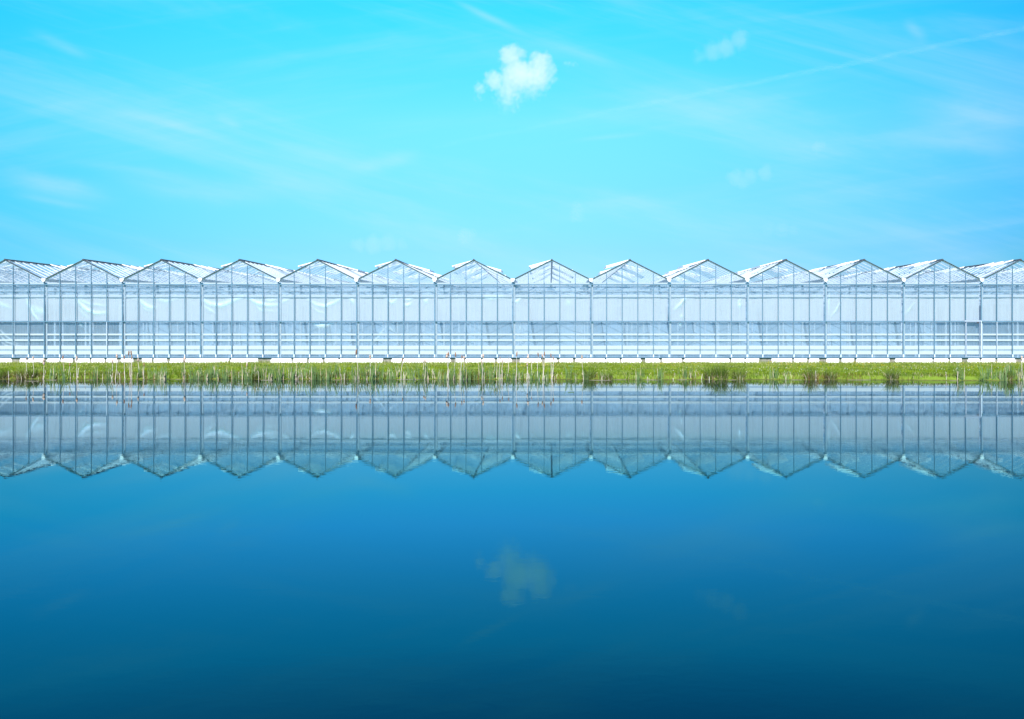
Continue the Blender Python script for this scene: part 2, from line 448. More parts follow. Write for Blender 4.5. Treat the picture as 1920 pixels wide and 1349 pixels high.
def water_mat():
    m, t, out = new_mat('still_pond_water')
    g = t.node('ShaderNodeNewGeometry').outputs['Position']
    xs = t.sep(g)
    n = t.noise(t.comb(t.math('MULTIPLY', xs[0], 0.55), xs[1], xs[2]), 7.0, 3.0, 0.55, 0.3)
    n2 = t.noise(t.comb(t.math('MULTIPLY', xs[0], 0.4), xs[1], xs[2]), 1.2, 2.0, 0.5)
    patch = t.smooth(t.noise(t.comb(t.math('MULTIPLY', xs[0], 0.12), t.math('MULTIPLY', xs[1], 0.3), 0.0), 1.0, 2.0, 0.5), 0.3, 0.7)
    near = t.math('SUBTRACT', 1.0, t.math('MULTIPLY', t.smooth(xs[1], 24.0, 34.0), 0.75))
    amp = t.math('MULTIPLY', t.math('ADD', 0.45, t.math('MULTIPLY', patch, 0.8)), near)
    hgt = t.math('ADD', t.math('MULTIPLY', n, amp), t.math('MULTIPLY', n2, 0.8))
    bmp = t.node('ShaderNodeBump'); bmp.inputs['Strength'].default_value = 1.0
    bmp.inputs['Distance'].default_value = WATER_BUMP
    t.link(hgt, bmp.inputs['Height'])
    gl = t.node('ShaderNodeBsdfGlossy'); gl.inputs['Roughness'].default_value = 0.0
    gl.inputs['Color'].default_value = (0.56, 0.97, 1.0, 1)
    t.link(bmp.outputs[0], gl.inputs['Normal'])
    di = t.node('ShaderNodeBsdfDiffuse'); di.inputs[0].default_value = (0.0002, 0.004, 0.010, 1)
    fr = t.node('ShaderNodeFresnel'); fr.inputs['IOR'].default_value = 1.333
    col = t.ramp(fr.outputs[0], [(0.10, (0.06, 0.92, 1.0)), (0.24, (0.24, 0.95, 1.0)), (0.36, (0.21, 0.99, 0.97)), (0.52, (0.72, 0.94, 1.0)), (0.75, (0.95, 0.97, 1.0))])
    t.link(col, gl.inputs['Color'])
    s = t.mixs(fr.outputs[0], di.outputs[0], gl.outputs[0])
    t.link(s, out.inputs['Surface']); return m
WATER_BUMP = 0.00038
M_water = water_mat()

# ------------------------------------------------------------------ ground and water
def edge_d(x):
    """distance of the far water's edge"""
    x = np.asarray(x, float)
    e = 40.0 - 0.012 * (x - 0) + 0.10 * np.sin(x * 0.9 + 1.0) + 0.06 * np.sin(x * 2.3) + 0.04 * np.sin(x * 5.1 + 0.4)
    return e - 0.5 * np.exp(-((x - 16.5) / 2.5) ** 2)
def ground_z(x, y):
    x = np.asarray(x, float); y = np.asarray(y, float)
    e = edge_d(x)
    t = np.clip((y - e) / 0.55, -2.5, 1)
    lip = np.where(t < 0, t * 0.35, 0.0)
    up = np.clip(t, 0, 1); up = up * up * (3 - 2 * up) * 0.15
    slope = np.clip((y - e - 0.3) / 9.4, 0, 1) * 0.14
    bump = 0.03 * np.sin(x * 1.7 + y * 0.8) * np.sin(y * 1.9 + x * 0.35) + 0.02 * np.sin(x * 4.3 + 1.1) * np.sin(y * 3.1)
    bump = bump * np.clip((y - e) / 0.8, 0, 1) * np.clip((49.6 - y) / 2, 0.15, 1)
    return lip + up + slope + bump
xs = np.concatenate([[-4000, -1500, -600, -250, -120, -70], np.arange(-46, 46.01, 0.3), [70, 120, 250, 600, 1500, 4000]])
ys = np.concatenate([[-4000, -1200, -400, -120, -40, -12, -4, -1.0, 0.8, 2.4, 3.2, 6, 14, 26, 34, 38], np.arange(38.8, 50.6, 0.12), [52, 56, 64, 90, 140, 260, 600, 1500, 4000, 9000]])
X, Y = np.meshgrid(xs, ys)
Z = ground_z(X, Y)
Z = np.where(Y < 38.5, -0.9, Z)
nearz = np.interp(ys, [-4000, -1.0, 0.8, 2.4, 3.2], [0.55, 0.55, 0.4, -0.2, -0.9])
Z = np.where(Y < 3.3, nearz[:, None], Z)
Z = np.where(Y > 50.6, 0.27, Z)
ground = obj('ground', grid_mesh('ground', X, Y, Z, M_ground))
tag(ground, 'green grassy bank and flat land around the pond', 'ground', kind='structure')
mb = MB(); mb.face([(-4000, 1.0, 0), (4000, 1.0, 0), (4000, 41.2, 0), (-4000, 41.2, 0)])
water = obj('water', mb.mesh('water', M_water))
tag(water, 'still blue pond mirroring the greenhouse and sky', 'water', kind='structure')

# ------------------------------------------------------------------ greenhouse
PXM = FPX / FAC                 # photo pixels per metre on the front
WLY = VPY + PXM * CAMH          # photo row of height zero on the front
def fx(px): return (px - VPX) / PXM
def fz(py): return (WLY - py) / PXM
BAY = 4.0
NB = 18
X0 = fx(-63.3) - 2 * BAY        # left edge of the first bay built, two beyond the frame
Z_BASE, Z_MID, Z_TOP = fz(671), fz(603), fz(534)
Z_VAL, Z_RID = fz(525), fz(488)
SL = (Z_RID - Z_VAL) / (BAY / 2)
DEPTH = 36.0
XL, XR = X0, X0 + NB * BAY
gh = thing('greenhouse', 'long white glass greenhouse with zigzag gabled roof beside the pond', 'greenhouse', ((XL + XR) / 2, FAC, 0.27))
GO = Vector(gh.location)
def gpart(name, me, loc=(0, 0, 0), parent=gh):
    """child of the greenhouse placed in world coordinates"""
    return obj(name, me, parent, Vector(loc) - (GO if parent is gh else Vector((0, 0, 0))))
def roofz(dx_): return Z_RID - SL * abs(dx_ - BAY / 2)

# foundation, rails, floor
mb = MB(); mb.box(XL, XR, FAC + 0.02, FAC + 0.22, -0.3, Z_BASE - 0.02)
foundation = gpart('foundation_wall', mb.mesh('foundation_wall', M_conc))
mb = MB(); mb.box(XL, XR, FAC + 0.24, FAC + DEPTH, 0.1, 0.31)
gpart('floor', mb.mesh('greenhouse_floor', paint('pale_ground_film', (0.24, 0.31, 0.37), 0.6)))
mb = MB(); mb.box(XL, XR, FAC - 0.05, FAC + 0.06, Z_BASE - 0.013, Z_BASE + 0.013)
gpart('base_rail', mb.mesh('base_rail', M_dark))
mb = MB(); mb.box(XL, XR, FAC - 0.012, FAC + 0.06, Z_MID - 0.024, Z_MID + 0.024)
gpart('middle_rail', mb.mesh('middle_rail', M_dark))
mb = MB(); mb.box(XL, XR, FAC - 0.012, FAC + 0.06, Z_TOP - 0.024, Z_TOP + 0.024); mb.box(XL, XR, FAC + 0.063, FAC + 0.16, Z_TOP + 0.03, Z_TOP + 0.10, 1)
gpart('top_rail', mb.mesh('top_rail', [M_dark, M_white]))

# white insulation sheets on the foundation, with the torn gaps between them
GAPS = [(22, 38), (51, 53), (83, 89), (113, 115), (137, 140), (169, 171), (197, 200), (220, 227), (250, 266), (286, 288), (314, 318), (345, 348), (431, 433), (485, 509), (548, 550),
        (577, 579), (605, 608), (635, 638), (720, 735), (754, 757), (845, 854), (869, 873), (903, 905), (928, 931), (958, 974), (1015, 1021), (1044, 1050), (1075, 1079), (1134, 1137), (1163, 1165),
        (1201, 1209), (1236, 1240), (1279, 1283), (1367, 1370), (1397, 1399), (1424, 1445), (1485, 1488), (1514, 1517), (1536, 1549), (1573, 1577), (1602, 1606), (1668, 1679), (1749, 1751), (1777, 1781),
        (1803, 1815), (1836, 1840), (1867, 1869), (1903, 1913)]
edges = [fx(a) for g in GAPS for a in g]
spans = [(edges[i], edges[i + 1]) for i in range(1, len(edges) - 1, 2)]
xx = fx(22)
while xx - 3.2 > XL: spans.append((xx - 3.1, xx)); xx -= 3.2
xx = fx(1913)
while xx + 3.2 < XR: spans.append((xx, xx + 3.1)); xx += 3.2
zt, zb = Z_BASE - 0.022, 0.16
for (a, b) in sorted(spans):
    mb = MB()
    j = [random.uniform(-0.10, 0.10) for _ in range(4)]
    j2 = [random.uniform(-0.12, 0.12) for _ in range(2)]
    wdt = b - a
    k = min(1.0, wdt / 0.8)
    prof = [(a + j[0] * k, zb), (b + j[1] * k, zb), (b + j2[0] * k * 0.6, (zb + zt) / 2 + 0.03), (b - abs(j[2]) * k * .5, zt), (a + abs(j[3]) * k * .5, zt), (a + j2[1] * k * 0.6, (zb + zt) / 2 + 0.05)]
    mb.prism(prof, FAC - 0.022, FAC + 0.016)
    obj('insulation_sheet', mb.mesh('insulation_sheet', M_sheet), foundation)
for ch in foundation.children: ch.location = (0, 0, 0)
foundation.location = -GO
for ch in foundation.children: ch.location = (0, 0, 0)

# shared meshes, built round a bay whose left edge is x = 0 and whose front is y = 0
ZF = Z_BASE + 0.17
def mullion_mesh(k, z0, z1, mat, foot=True, wd=0.0165):
    mb = MB(); s = wd
    mb.box(-s, s, -0.02, 0.028, z0, z1)
    if foot: mb.box(-0.026, 0.026, -0.042, 0.02, Z_BASE + 0.02, ZF, 1)
    return mb.mesh('mullion', [mat, M_foot])
mul_full = {}
mul_up = {}
for k in range(1, 5):
    top = roofz(k * 0.8) - 0.075
    mul_full[k] = mullion_mesh(k, ZF, top, M_dark)
    mul_up[k] = mullion_mesh(k, Z_MID + 0.026, top, M_dark, False)
mul_low_white = mullion_mesh(0, Z_BASE + 0.02, Z_MID - 0.026, M_light, False, 0.016)
mul_low_light = mullion_mesh(0, Z_BASE + 0.02, Z_MID - 0.026, M_light, False, 0.015)

def column_mesh(z0, white_low=False):
    mb = MB()
    mb.box(-0.021, 0.021, -0.025, 0.03, z0, Z_VAL - 0.09)
    mb.box(0.03, 0.12, 0.078, 0.112, 0.31, Z_VAL - 0.16, 1)
    if white_low: mb.box(-0.013, 0.017, -0.025, 0.03, Z_BASE + 0.02, z0 - 0.003, 2)
    else: mb.box(-0.03, 0.03, -0.045, 0.02, Z_BASE + 0.02, ZF - 0.002, 2)
    return mb.mesh('column', [M_dark, M_post, M_foot])
col_std = column_mesh(ZF)
col_door = column_mesh(Z_MID + 0.03, True)

def trim_mesh(side):
    """dark capping along one slope of a gable with its white flange below"""
    mb = MB(); c = BAY / 2; e = 0.10
    if side < 0: p, q = (e, 0, Z_VAL + SL * e), (c, 0, Z_RID)
    else: p, q = (c, 0, Z_RID), (BAY - e, 0, Z_VAL + SL * e)
    up = (0, 0, 1)
    d = Vector((0, 0.01, 0.0))
    mb.bar(Vector(p) + Vector((0, -0.005, 0.012)), Vector(q) + Vector((0, -0.005, 0.012)), 0.11, 0.026, up)
    mb.bar(Vector(p) + Vector((0, 0.03, -0.026)), Vector(q) + Vector((0, 0.03, -0.026)), 0.09, 0.044, up, 1)
    return mb.mesh('gable_trim', [M_trim, M_white])
trims = [trim_mesh(-1), trim_mesh(1)]

def slope_mesh(side):
    mb = MB(); c = BAY / 2
    lo = (0.09, Z_VAL + SL * 0.09) if side < 0 else (BAY - 0.09, Z_VAL + SL * 0.09)
    pitch = 0.75; n = int(DEPTH / pitch)
    for i in range(n):
        y0, y1 = 0.06 + i * pitch, 0.06 + (i + 1) * pitch
        tz = random.uniform(-0.004, 0.004)
        mb.face([(lo[0], y0, lo[1] - 0.005), (c, y0, Z_RID - 0.02 + tz), (c, y1, Z_RID - 0.02 - tz), (lo[0], y1, lo[1] - 0.005)])
    return mb.mesh('roof_slope', M_roof)
slopes = [slope_mesh(-1), slope_mesh(1)]
def bars_mesh(side):
    mb = MB(); c = BAY / 2; pitch = 0.75; n = int(DEPTH / pitch)
    for i in range(1, n + 1):
        y = 0.06 + i * pitch
        a = (0.09, y, Z_VAL + SL * 0.09 + 0.005) if side < 0 else (BAY - 0.09, y, Z_VAL + SL * 0.09 + 0.005)
        mb.bar(a, (c, y, Z_RID - 0.008), 0.026, 0.03)
    return mb.mesh('glazing_bars', M_bar)
barsm = [bars_mesh(-1), bars_mesh(1)]

def vent_mesh(side, y0, ln=2.2):
    """a hinged roof vent, propped open from the ridge"""
    mb = MB(); c = BAY / 2; s = side
    p = Vector((c + s * 0.02, 0, Z_RID + 0.045)); q = Vector((c + s * 1.16, 0, Z_RID + 0.045 - 0.315))
    d = (q - p)
    nrm = Vector((s * 0.27, 0, 1)).normalized()
    def at(t, y): return p + d * t + Vector((0, y, 0))
    mb.face([at(0.01, y0), at(0.99, y0), at(0.99, y0 + ln), at(0.01, y0 + ln)], 1)
    for y in (y0, y0 + ln / 2, y0 + ln): mb.bar(at(0, y), at(1.0, y), 0.04, 0.045)
    mb.bar(at(1.0, y0 - 0.02), at(1.0, y0 + ln + 0.02), 0.045, 0.07)
    mb.bar(at(0.0, y0 - 0.02), at(0.0, y0 + ln + 0.02), 0.04, 0.04)
    # prop rods down to the slope
    for y in (y0 + 0.5, y0 + ln - 0.5):
        a = at(0.85, y); mb.bar(a, (a.x - s * 0.25, y, roofz(a.x - s * 0.25) + 0.01), 0.02, 0.02, (0, 1, 0), 2)
    return mb.mesh('roof_vent', [M_white, M_roof, M_light])
vents = {-1: [vent_mesh(-1, y) for y in (0.72, 6.7, 12.7, 18.7, 24.7, 30.7)], 1: [vent_mesh(1, y) for y in (4.5, 10.5, 16.5, 22.5, 28.5)]}

mb = MB(); c = BAY / 2
mb.prism([(c - 0.04, Z_RID - 0.01), (c + 0.04, Z_RID - 0.01), (c + 0.045, Z_RID + 0.03), (c, Z_RID + 0.062), (c - 0.045, Z_RID + 0.03)], -0.07, DEPTH)
ridge_me = mb.mesh('ridge_bar', M_trim)
mb = MB()
mb.prism([(-0.11, Z_VAL + 0.05), (-0.05, Z_VAL - 0.085), (0.05, Z_VAL - 0.085), (0.11, Z_VAL + 0.05), (0.07, Z_VAL + 0.045), (0.03, Z_VAL - 0.03), (-0.03, Z_VAL - 0.03), (-0.07, Z_VAL + 0.045)], -0.10, DEPTH)
mb.prism([(-0.115, Z_VAL + 0.055), (-0.055, Z_VAL - 0.09), (0.055, Z_VAL - 0.09), (0.115, Z_VAL + 0.055)], -0.108, -0.102)
gutter_me = mb.mesh('gutter', M_gutter)

def gable_mesh(i):
    mb = MB()
    for k in range(5):
        a, b = k * 0.8 + 0.012, (k + 1) * 0.8 - 0.012
        for (z0, z1) in ((Z_BASE, Z_MID), (Z_MID, Z_TOP)):
            t1, t2 = random.uniform(-0.004, 0.004), random.uniform(-0.004, 0.004)
            mb.face([(a, t1, z0), (b, t2, z0), (b, -t1, z1), (a, -t2, z1)])
        ra, rb = roofz(max(a, 0.05)) - 0.02, roofz(min(b, BAY - 0.05)) - 0.02
        t1 = random.uniform(-0.003, 0.003)
        if k == 2: mb.face([(a, t1, Z_TOP), (b, -t1, Z_TOP), (b, 0, rb), (BAY / 2, 0, Z_RID - 0.02), (a, 0, ra)])
        else: mb.face([(a, t1, Z_TOP), (b, -t1, Z_TOP), (b, 0, rb), (a, 0, ra)])
    return mb.mesh('gable_wall', M_glass)

# sagging folds of the film curtain, in photo pixels: polyline, half width, strength
FOLDS = [([(47, 562), (52, 575), (60, 590), (70, 602)], 2.2, 1.0), ([(55, 574), (66, 583), (84, 585)], 5, .6), ([(-20, 560), (0, 572), (20, 578)], 3, .5),
         ([(139, 560), (148, 571), (160, 582), (176, 588), (198, 587)], 3.2, 1.0), ([(142, 560), (165, 571), (198, 574)], 1.8, .5), ([(140, 566), (150, 585), (165, 598)], 2, .35),
         ([(256, 560), (266, 570), (278, 577), (290, 577)], 3.0, .8), ([(258, 566), (270, 580), (284, 584)], 1.6, .5), ([(286, 560), (310, 566), (330, 560)], 3, .4),
         ([(376, 562), (392, 571), (412, 574), (432, 566), (452, 558)], 3.4, 1.0), ([(376, 570), (392, 582), (402, 588)], 1.8, .5),
         ([(462, 558), (478, 568), (498, 573), (519, 572)], 3.2, .9), ([(470, 566), (488, 582), (516, 584)], 2.0, .4), ([(490, 562), (505, 565), (519, 562)], 1.8, .5),
         ([(524, 568), (540, 562)], 2, .5), ([(576, 562), (592, 572), (608, 575), (626, 568), (642, 558)], 2.6, .75), ([(580, 572), (596, 585), (612, 590)], 1.4, .35), ([(656, 560), (663, 570)], 2.5, .8),
         ([(586, 606), (596, 612), (610, 611), (622, 606)], 3, .9), ([(726, 562), (734, 569), (742, 561)], 2.4, .7), ([(758, 561), (765, 563), (772, 560)], 1.8, .7), ([(758, 572), (764, 573), (770, 568)], 2.4, .8),
         ([(796, 568), (800, 562)], 2.6, .8), ([(905, 557), (922, 560), (944, 556)], 3, .6), ([(963, 566), (970, 566), (975, 560)], 2, .8), ([(1064, 570), (1070, 566)], 4, .4),
         ([(1266, 580), (1276, 572), (1284, 562), (1289, 557)], 2.4, .9), ([(1279, 590), (1280, 598)], 1.8, .8), ([(1275, 604), (1277, 612)], 2, 1.0), ([(1388, 568), (1389, 578)], 2.4, 1.0), ([(1384, 572), (1392, 558)], 1.8, .4),
         ([(1560, 594), (1570, 582), (1576, 570), (1580, 560)], 1.4, .7), ([(1556, 540), (1556, 590)], 1.2, .5), ([(1700, 588), (1710, 578), (1716, 568)], 1.6, .5), ([(1783, 560), (1786, 556)], 2, .6),
         ([(-10, 612), (10, 632), (30, 646)], 1.2, .6), ([(-10, 622), (10, 642), (40, 652)], 1.2, .6), ([(-10, 635), (12, 650), (50, 660)], 1.2, .5), ([(724, 612), (708, 632), (690, 652)], 1.6, .55), ([(724, 612), (738, 622)], 1.4, .5),
         ([(146, 606), (151, 613)], 2, .5), ([(975, 612), (976, 620)], 1.2, .6)]
segs = []
for pl, hw, st in FOLDS:
    n = len(pl) - 1
    for i in range(n): segs.append((fx(pl[i][0]), fz(pl[i][1]), fx(pl[i + 1][0]), fz(pl[i + 1][1]), hw / PXM, st, i / n, (i + 1) / n))
for b in (-2, -1, 14, 15, 16):   # a few folds in the bays beyond the frame
    xb = fx(-63.3) + b * BAY
    segs.append((xb + .8, fz(562), xb + 1.8, fz(582), .08, .8, 0, .5)); segs.append((xb + 1.8, fz(582), xb + 3.0, fz(572), .08, .8, .5, 1))
Z_FTOP = fz(535.2)
Z_HANG = fz(554)
def film_mesh(xb):
    nx, nz = 92, 84
    a, b = xb + 0.06, xb + BAY - 0.05
    xs_ = np.linspace(a, b, nx); zs_ = np.linspace(Z_BASE + 0.03, Z_FTOP, nz)
    XX, ZZ = np.meshgrid(xs_, zs_)
    fold = np.zeros_like(XX); sag = np.zeros_like(XX)
    for (x0, z0, x1, z1, hw, st, t0, t1) in segs:
        if max(x0, x1) < a - 0.4 or min(x0, x1) > b + 0.4: continue
        dx_, dz_ = x1 - x0, z1 - z0; L2 = dx_ * dx_ + dz_ * dz_
        t = np.clip(((XX - x0) * dx_ + (ZZ - z0) * dz_) / L2, 0, 1)
        dist = np.hypot(XX - x0 - t * dx_, ZZ - z0 - t * dz_)
        tt = t0 + (t1 - t0) * t
        taper = 0.35 + 0.65 * np.sin(np.pi * np.clip(tt, 0.03, 0.97))
        g = st * np.exp(-(dist / (hw * (0.6 + 0.7 * taper))) ** 2) * taper
        fold = np.maximum(fold, g)
        sag = np.maximum(sag, 0.5 * st * np.exp(-(dist / (hw * 3.0)) ** 2))
    ph = random.uniform(0, 9)
    rip = 0.010 * np.sin(XX * 9.0 + ph + 0.8 * np.sin(ZZ * 1.3)) + 0.006 * np.sin(XX * 23 + 2 * ph) + 0.015 * np.sin(XX * 2.7 + ZZ * 0.7 + ph)
    YY = FAC + 0.135 + 0.5 * rip - 0.010 * sag - 0.028 * fold
    me = grid_mesh('film_curtain', XX, YY, ZZ, M_film)
    at = me.attributes.new('fold', 'FLOAT', 'POINT'); at.data.foreach_set('value', fold.astype(np.float32).ravel())
    up = np.clip((ZZ - Z_MID) / 0.03, 0, 1)
    edge = np.exp(-((Z_HANG - ZZ) / 0.05) ** 2) * 0.10 - 0.42 * np.clip((ZZ - Z_HANG) / 0.04, 0, 1)
    th = 0.50 + 0.40 * up + edge + 0.08 * np.clip(1 - np.abs(XX - (xb + 2.6)) / 2.4, 0, 1)
    at = me.attributes.new('thick', 'FLOAT', 'POINT'); at.data.foreach_set('value', th.astype(np.float32).ravel())
    return me

for i in range(NB):
    xb = X0 + i * BAY
    vis = i - 2                                    # 0 is the leftmost gable of the photo
    g = gpart('gable_wall', gable_mesh(i), (xb, FAC, 0))
    for k in range(1, 5):
        special = {(12, 4): mul_low_white, (13, 1): mul_low_white, (1, 4): mul_low_light}.get((vis, k))
        o = obj('mullion', mul_up[k] if special else mul_full[k], g, (k * 0.8, 0, 0))
        if special:
            o = obj('mullion', special, g, (k * 0.8, 0, 0)); o['label'] = 'white lower mullion beside the door' if vis >= 12 else 'pale lower mullion'
    for tm in trims: obj('gable_trim', tm, g)
    for s, (sm, bm_) in zip((-1, 1), zip(slopes, barsm)):
        sl = gpart('roof_slope', sm, (xb, FAC, 0))
        obj('glazing_bars', bm_, sl)
        for vm in vents[s][:(3 if 0 <= vis < 14 else 2)]: obj('roof_vent', vm, sl)
    gpart('ridge_bar', ridge_me, (xb, FAC, 0))
    gpart('film_curtain', film_mesh(xb))
for i in range(NB + 1):
    gpart('column', col_door if i - 2 == 13 else col_std, (X0 + i * BAY, FAC, 0))
    gpart('gutter', gutter_me, (X0 + i * BAY, FAC, 0))

# the door in the second bay from the right of the photo
dx0, dx1 = fx(1809), fx(1838)
mb = MB()
mb.box(dx0 - 0.045, dx1 + 0.02, FAC - 0.075, FAC - 0.045, Z_MID - 0.02, Z_MID + 0.06)
door = gpart('door', mb.mesh('door_header', M_door)); door['label'] = 'white framed glass door in the greenhouse front'
mb = MB()
mb.box(dx0 + 0.045, dx0 + 0.075, FAC - 0.06, FAC - 0.035, Z_BASE + 0.03, Z_MID - 0.053); mb.box(dx1 - 0.055, dx1 - 0.03, FAC - 0.06, FAC - 0.035, Z_BASE + 0.03, Z_MID - 0.053)
mb.box(dx0 + 0.08, dx1 - 0.06, FAC - 0.058, FAC - 0.037, Z_BASE + 0.03, Z_BASE + 0.07)
obj('door_frame', mb.mesh('door_frame', M_door), door)
mb = MB(); mb.box(dx1 - 0.20, dx1 - 0.09, FAC - 0.085, FAC - 0.05, Z_MID - 0.10, Z_MID - 0.03)
obj('door_closer', mb.mesh('door_closer', M_trim), door)

# inside: white growing gutters and pipes running across just behind the film
DI = FAC + 0.08
def iz(py): return CAMH - (py - VPY) * DI / FPX
bands = [('pipe_rail', 626.0, 629.2, 0.03), ('pipe_rail', 636.6, 639.8, 0.03), ('growing_gutter', 648.5, 655.0, 0.03), ('growing_gutter', 658.8, 665.0, 0.03)]
for nm, a, b, dp in bands:
    mb = MB(); z1, z0 = iz(a), iz(b); xa = XL + 0.3
    if nm == 'pipe_rail':
        mb.box(XL + .3, XR - .3, DI, DI + dp, z0, z1)
    else:
        mb.box(XL + .3, XR - .3, DI, DI + dp, z0, z1)
    gpart(nm, mb.mesh(nm, M_band))
mb = MB(); mb.box(XL + .3, XR - .3, DI + .01, DI + .025, iz(658.7), iz(655.1))
gpart('growing_gutter', mb.mesh('growing_gutter_back', M_foot))
for (a, b, dd) in ((545.2, 546.9, 0.08), (556.4, 558.0, 0.08), (539, 540.5, 3.0), (549, 551, 4.6)):
    D_ = FAC + dd
    mb = MB(); mb.box(XL + .3, XR - .3, D_, D_ + 0.03, CAMH - (b - VPY) * D_ / FPX, CAMH - (a - VPY) * D_ / FPX)
    gpart('screen_rail', mb.mesh('screen_rail', M_post if dd < 1 else M_truss))
# trusses with posts, every 4.5 m in depth
for j in range(1, 8):
    y = FAC + 4.5 * j; mb = MB()
    mb.box(XL, XR, y - 0.05, y + 0.05, 3.75, 3.83); mb.box(XL, XR, y - 0.05, y + 0.05, 4.28, 4.36)
    for i in range(NB + 1):
        xb = X0 + i * BAY
        mb.box(xb - 0.05, xb + 0.05, y - 0.06, y + 0.06, 0.31, Z_VAL - 0.1)
        if i < NB:
            for k in range(4): mb.bar((xb + k, y, 3.84 if k % 2 == 0 else 4.27), (xb + k + 1, y, 4.27 if k % 2 == 0 else 3.84), 0.03, 0.03, (0, 1, 0))
    gpart('truss_frame', mb.mesh('truss_frame', M_truss))
# crop rows inside, pale from this distance
# back and side walls
mb = MB()
for i in range(NB):
    xb = X0 + i * BAY; y = FAC + DEPTH
    mb.face([(xb, y, 0.3), (xb + BAY, y, 0.3), (xb + BAY, y, Z_VAL), (xb + BAY / 2, y, Z_RID - 0.02), (xb, y, Z_VAL)])
gpart('back_wall', mb.mesh('back_wall', paint('pale_back_screen', (0.22, 0.32, 0.42), 0.7, 0.05)))
for xw in (XL, XR):
    mb = MB(); mb.face([(xw, FAC, 0.3), (xw, FAC + DEPTH, 0.3), (xw, FAC + DEPTH, Z_VAL - .09), (xw, FAC, Z_VAL - .09)])
    gpart('side_wall', mb.mesh('side_wall', bpy.data.materials['pale_back_screen']))

# ------------------------------------------------------------------ vegetation
ORD = ['first', 'second', 'third', 'fourth', 'fifth', 'sixth', 'seventh', 'eighth', 'ninth', 'tenth', 'eleventh', 'twelfth', 'thirteenth', 'fourteenth', 'fifteenth', 'sixteenth', 'seventeenth', 'eighteenth', 'nineteenth', 'twentieth']
ORD += ['twenty-' + o for o in ORD[:9]] + ['thirtieth']
def bay_of(px): return max(0, min(13, int((px + 63.3) // 146.4)))
def bx(px, d): return (px - VPX) * d / FPX

# turf (uncountable)
N = 150000
x = rng.uniform(-34, 32, N); y = rng.uniform(39.7, 49.95, N)
e = edge_d(x); keep = y > e + 0.02
x, y, e = x[keep], y[keep], e[keep]; n = len(x)
z = ground_z(x, y) - 0.01
pt = 1.3 * np.sin(x * 0.9 + 1.3 * np.sin(y * 0.7)) * np.sin(y * 1.3 + x * 0.21) + 0.6 * np.sin(x * 2.9 + y * 0.5) + 0.4 * np.sin(x * 6.1 + y * 2.7)
near = np.clip(1 - (y - e) / 1.6, 0, 1)
left = np.clip((3 - x) / 10, 0, 1)
h = 0.05 + 0.05 * rng.random(n) + 0.03 * np.clip(pt, 0, 2) + near * (0.05 + 0.10 * rng.random(n) + 0.10 * left * rng.random(n))
h *= np.where(y > 49.2, 1.25, 1.0)
r = rng.random(n)
far = np.clip((y - 43) / 6, 0, 1)
mi = np.where(r < 0.62 + 0.28 * np.clip(pt, -1, 1) - 0.45 * near, 0, 1)  # patches of darker green, thicker at the water's edge as shade put into colour
mi = np.where(rng.random(n) < 0.06 + 0.62 * far ** 1.3 - 0.14 * np.clip(pt, -1, 1), 2, mi)
mi = np.where(rng.random(n) < 0.03 + 0.05 * near, 3, mi)
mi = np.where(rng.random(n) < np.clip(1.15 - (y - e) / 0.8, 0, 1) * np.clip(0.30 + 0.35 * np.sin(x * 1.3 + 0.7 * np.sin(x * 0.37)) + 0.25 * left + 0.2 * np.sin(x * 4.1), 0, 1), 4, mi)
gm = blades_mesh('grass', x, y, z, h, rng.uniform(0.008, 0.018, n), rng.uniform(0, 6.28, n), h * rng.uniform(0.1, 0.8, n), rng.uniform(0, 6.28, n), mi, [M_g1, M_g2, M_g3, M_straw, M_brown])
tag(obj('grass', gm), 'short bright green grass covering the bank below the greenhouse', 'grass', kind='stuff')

# specks of flowers (uncountable)
N = 0; mb = MB()
def petal(px, d, mi):
    xx = bx(px, d); zz = float(ground_z(xx, d)) + random.uniform(0.08, 0.15); r_ = random.uniform(0.010, 0.02)
    c_ = Vector((xx, d, zz))
    i = len(mb.v)
    mb.v += [tuple(c_ + Vector(q) * r_) for q in ((1, 0, 0), (0, 1, 0), (-1, 0, 0), (0, -1, 0), (0, 0, .8), (0, 0, -.8))]
    for f in ((0, 1, 4), (1, 2, 4), (2, 3, 4), (3, 0, 4), (1, 0, 5), (2, 1, 5), (3, 2, 5), (0, 3, 5)): mb.f.append(tuple(i + q for q in f)); mb.m.append(mi)
for (a, b, cnt, mi_) in ((920, 1050, 70, 0), (1040, 1080, 10, 0), (1230, 1310, 45, 0), (1440, 1560, 60, 0), (1590, 1700, 60, 0), (1800, 1915, 30, 0), (1500, 1660, 20, 1), (1680, 1830, 14, 1), (100, 900, 40, 0), (1230, 1920, 50, 1)):
    for _ in range(cnt): petal(random.uniform(a, b), random.uniform(44, 49.5) if mi_ == 0 else random.uniform(41, 45), mi_)
tag(obj('wildflowers', mb.mesh('wildflowers', [M_yellow, M_whitefl])), 'tiny yellow and white wildflowers scattered in the grass', 'wildflowers', kind='stuff')

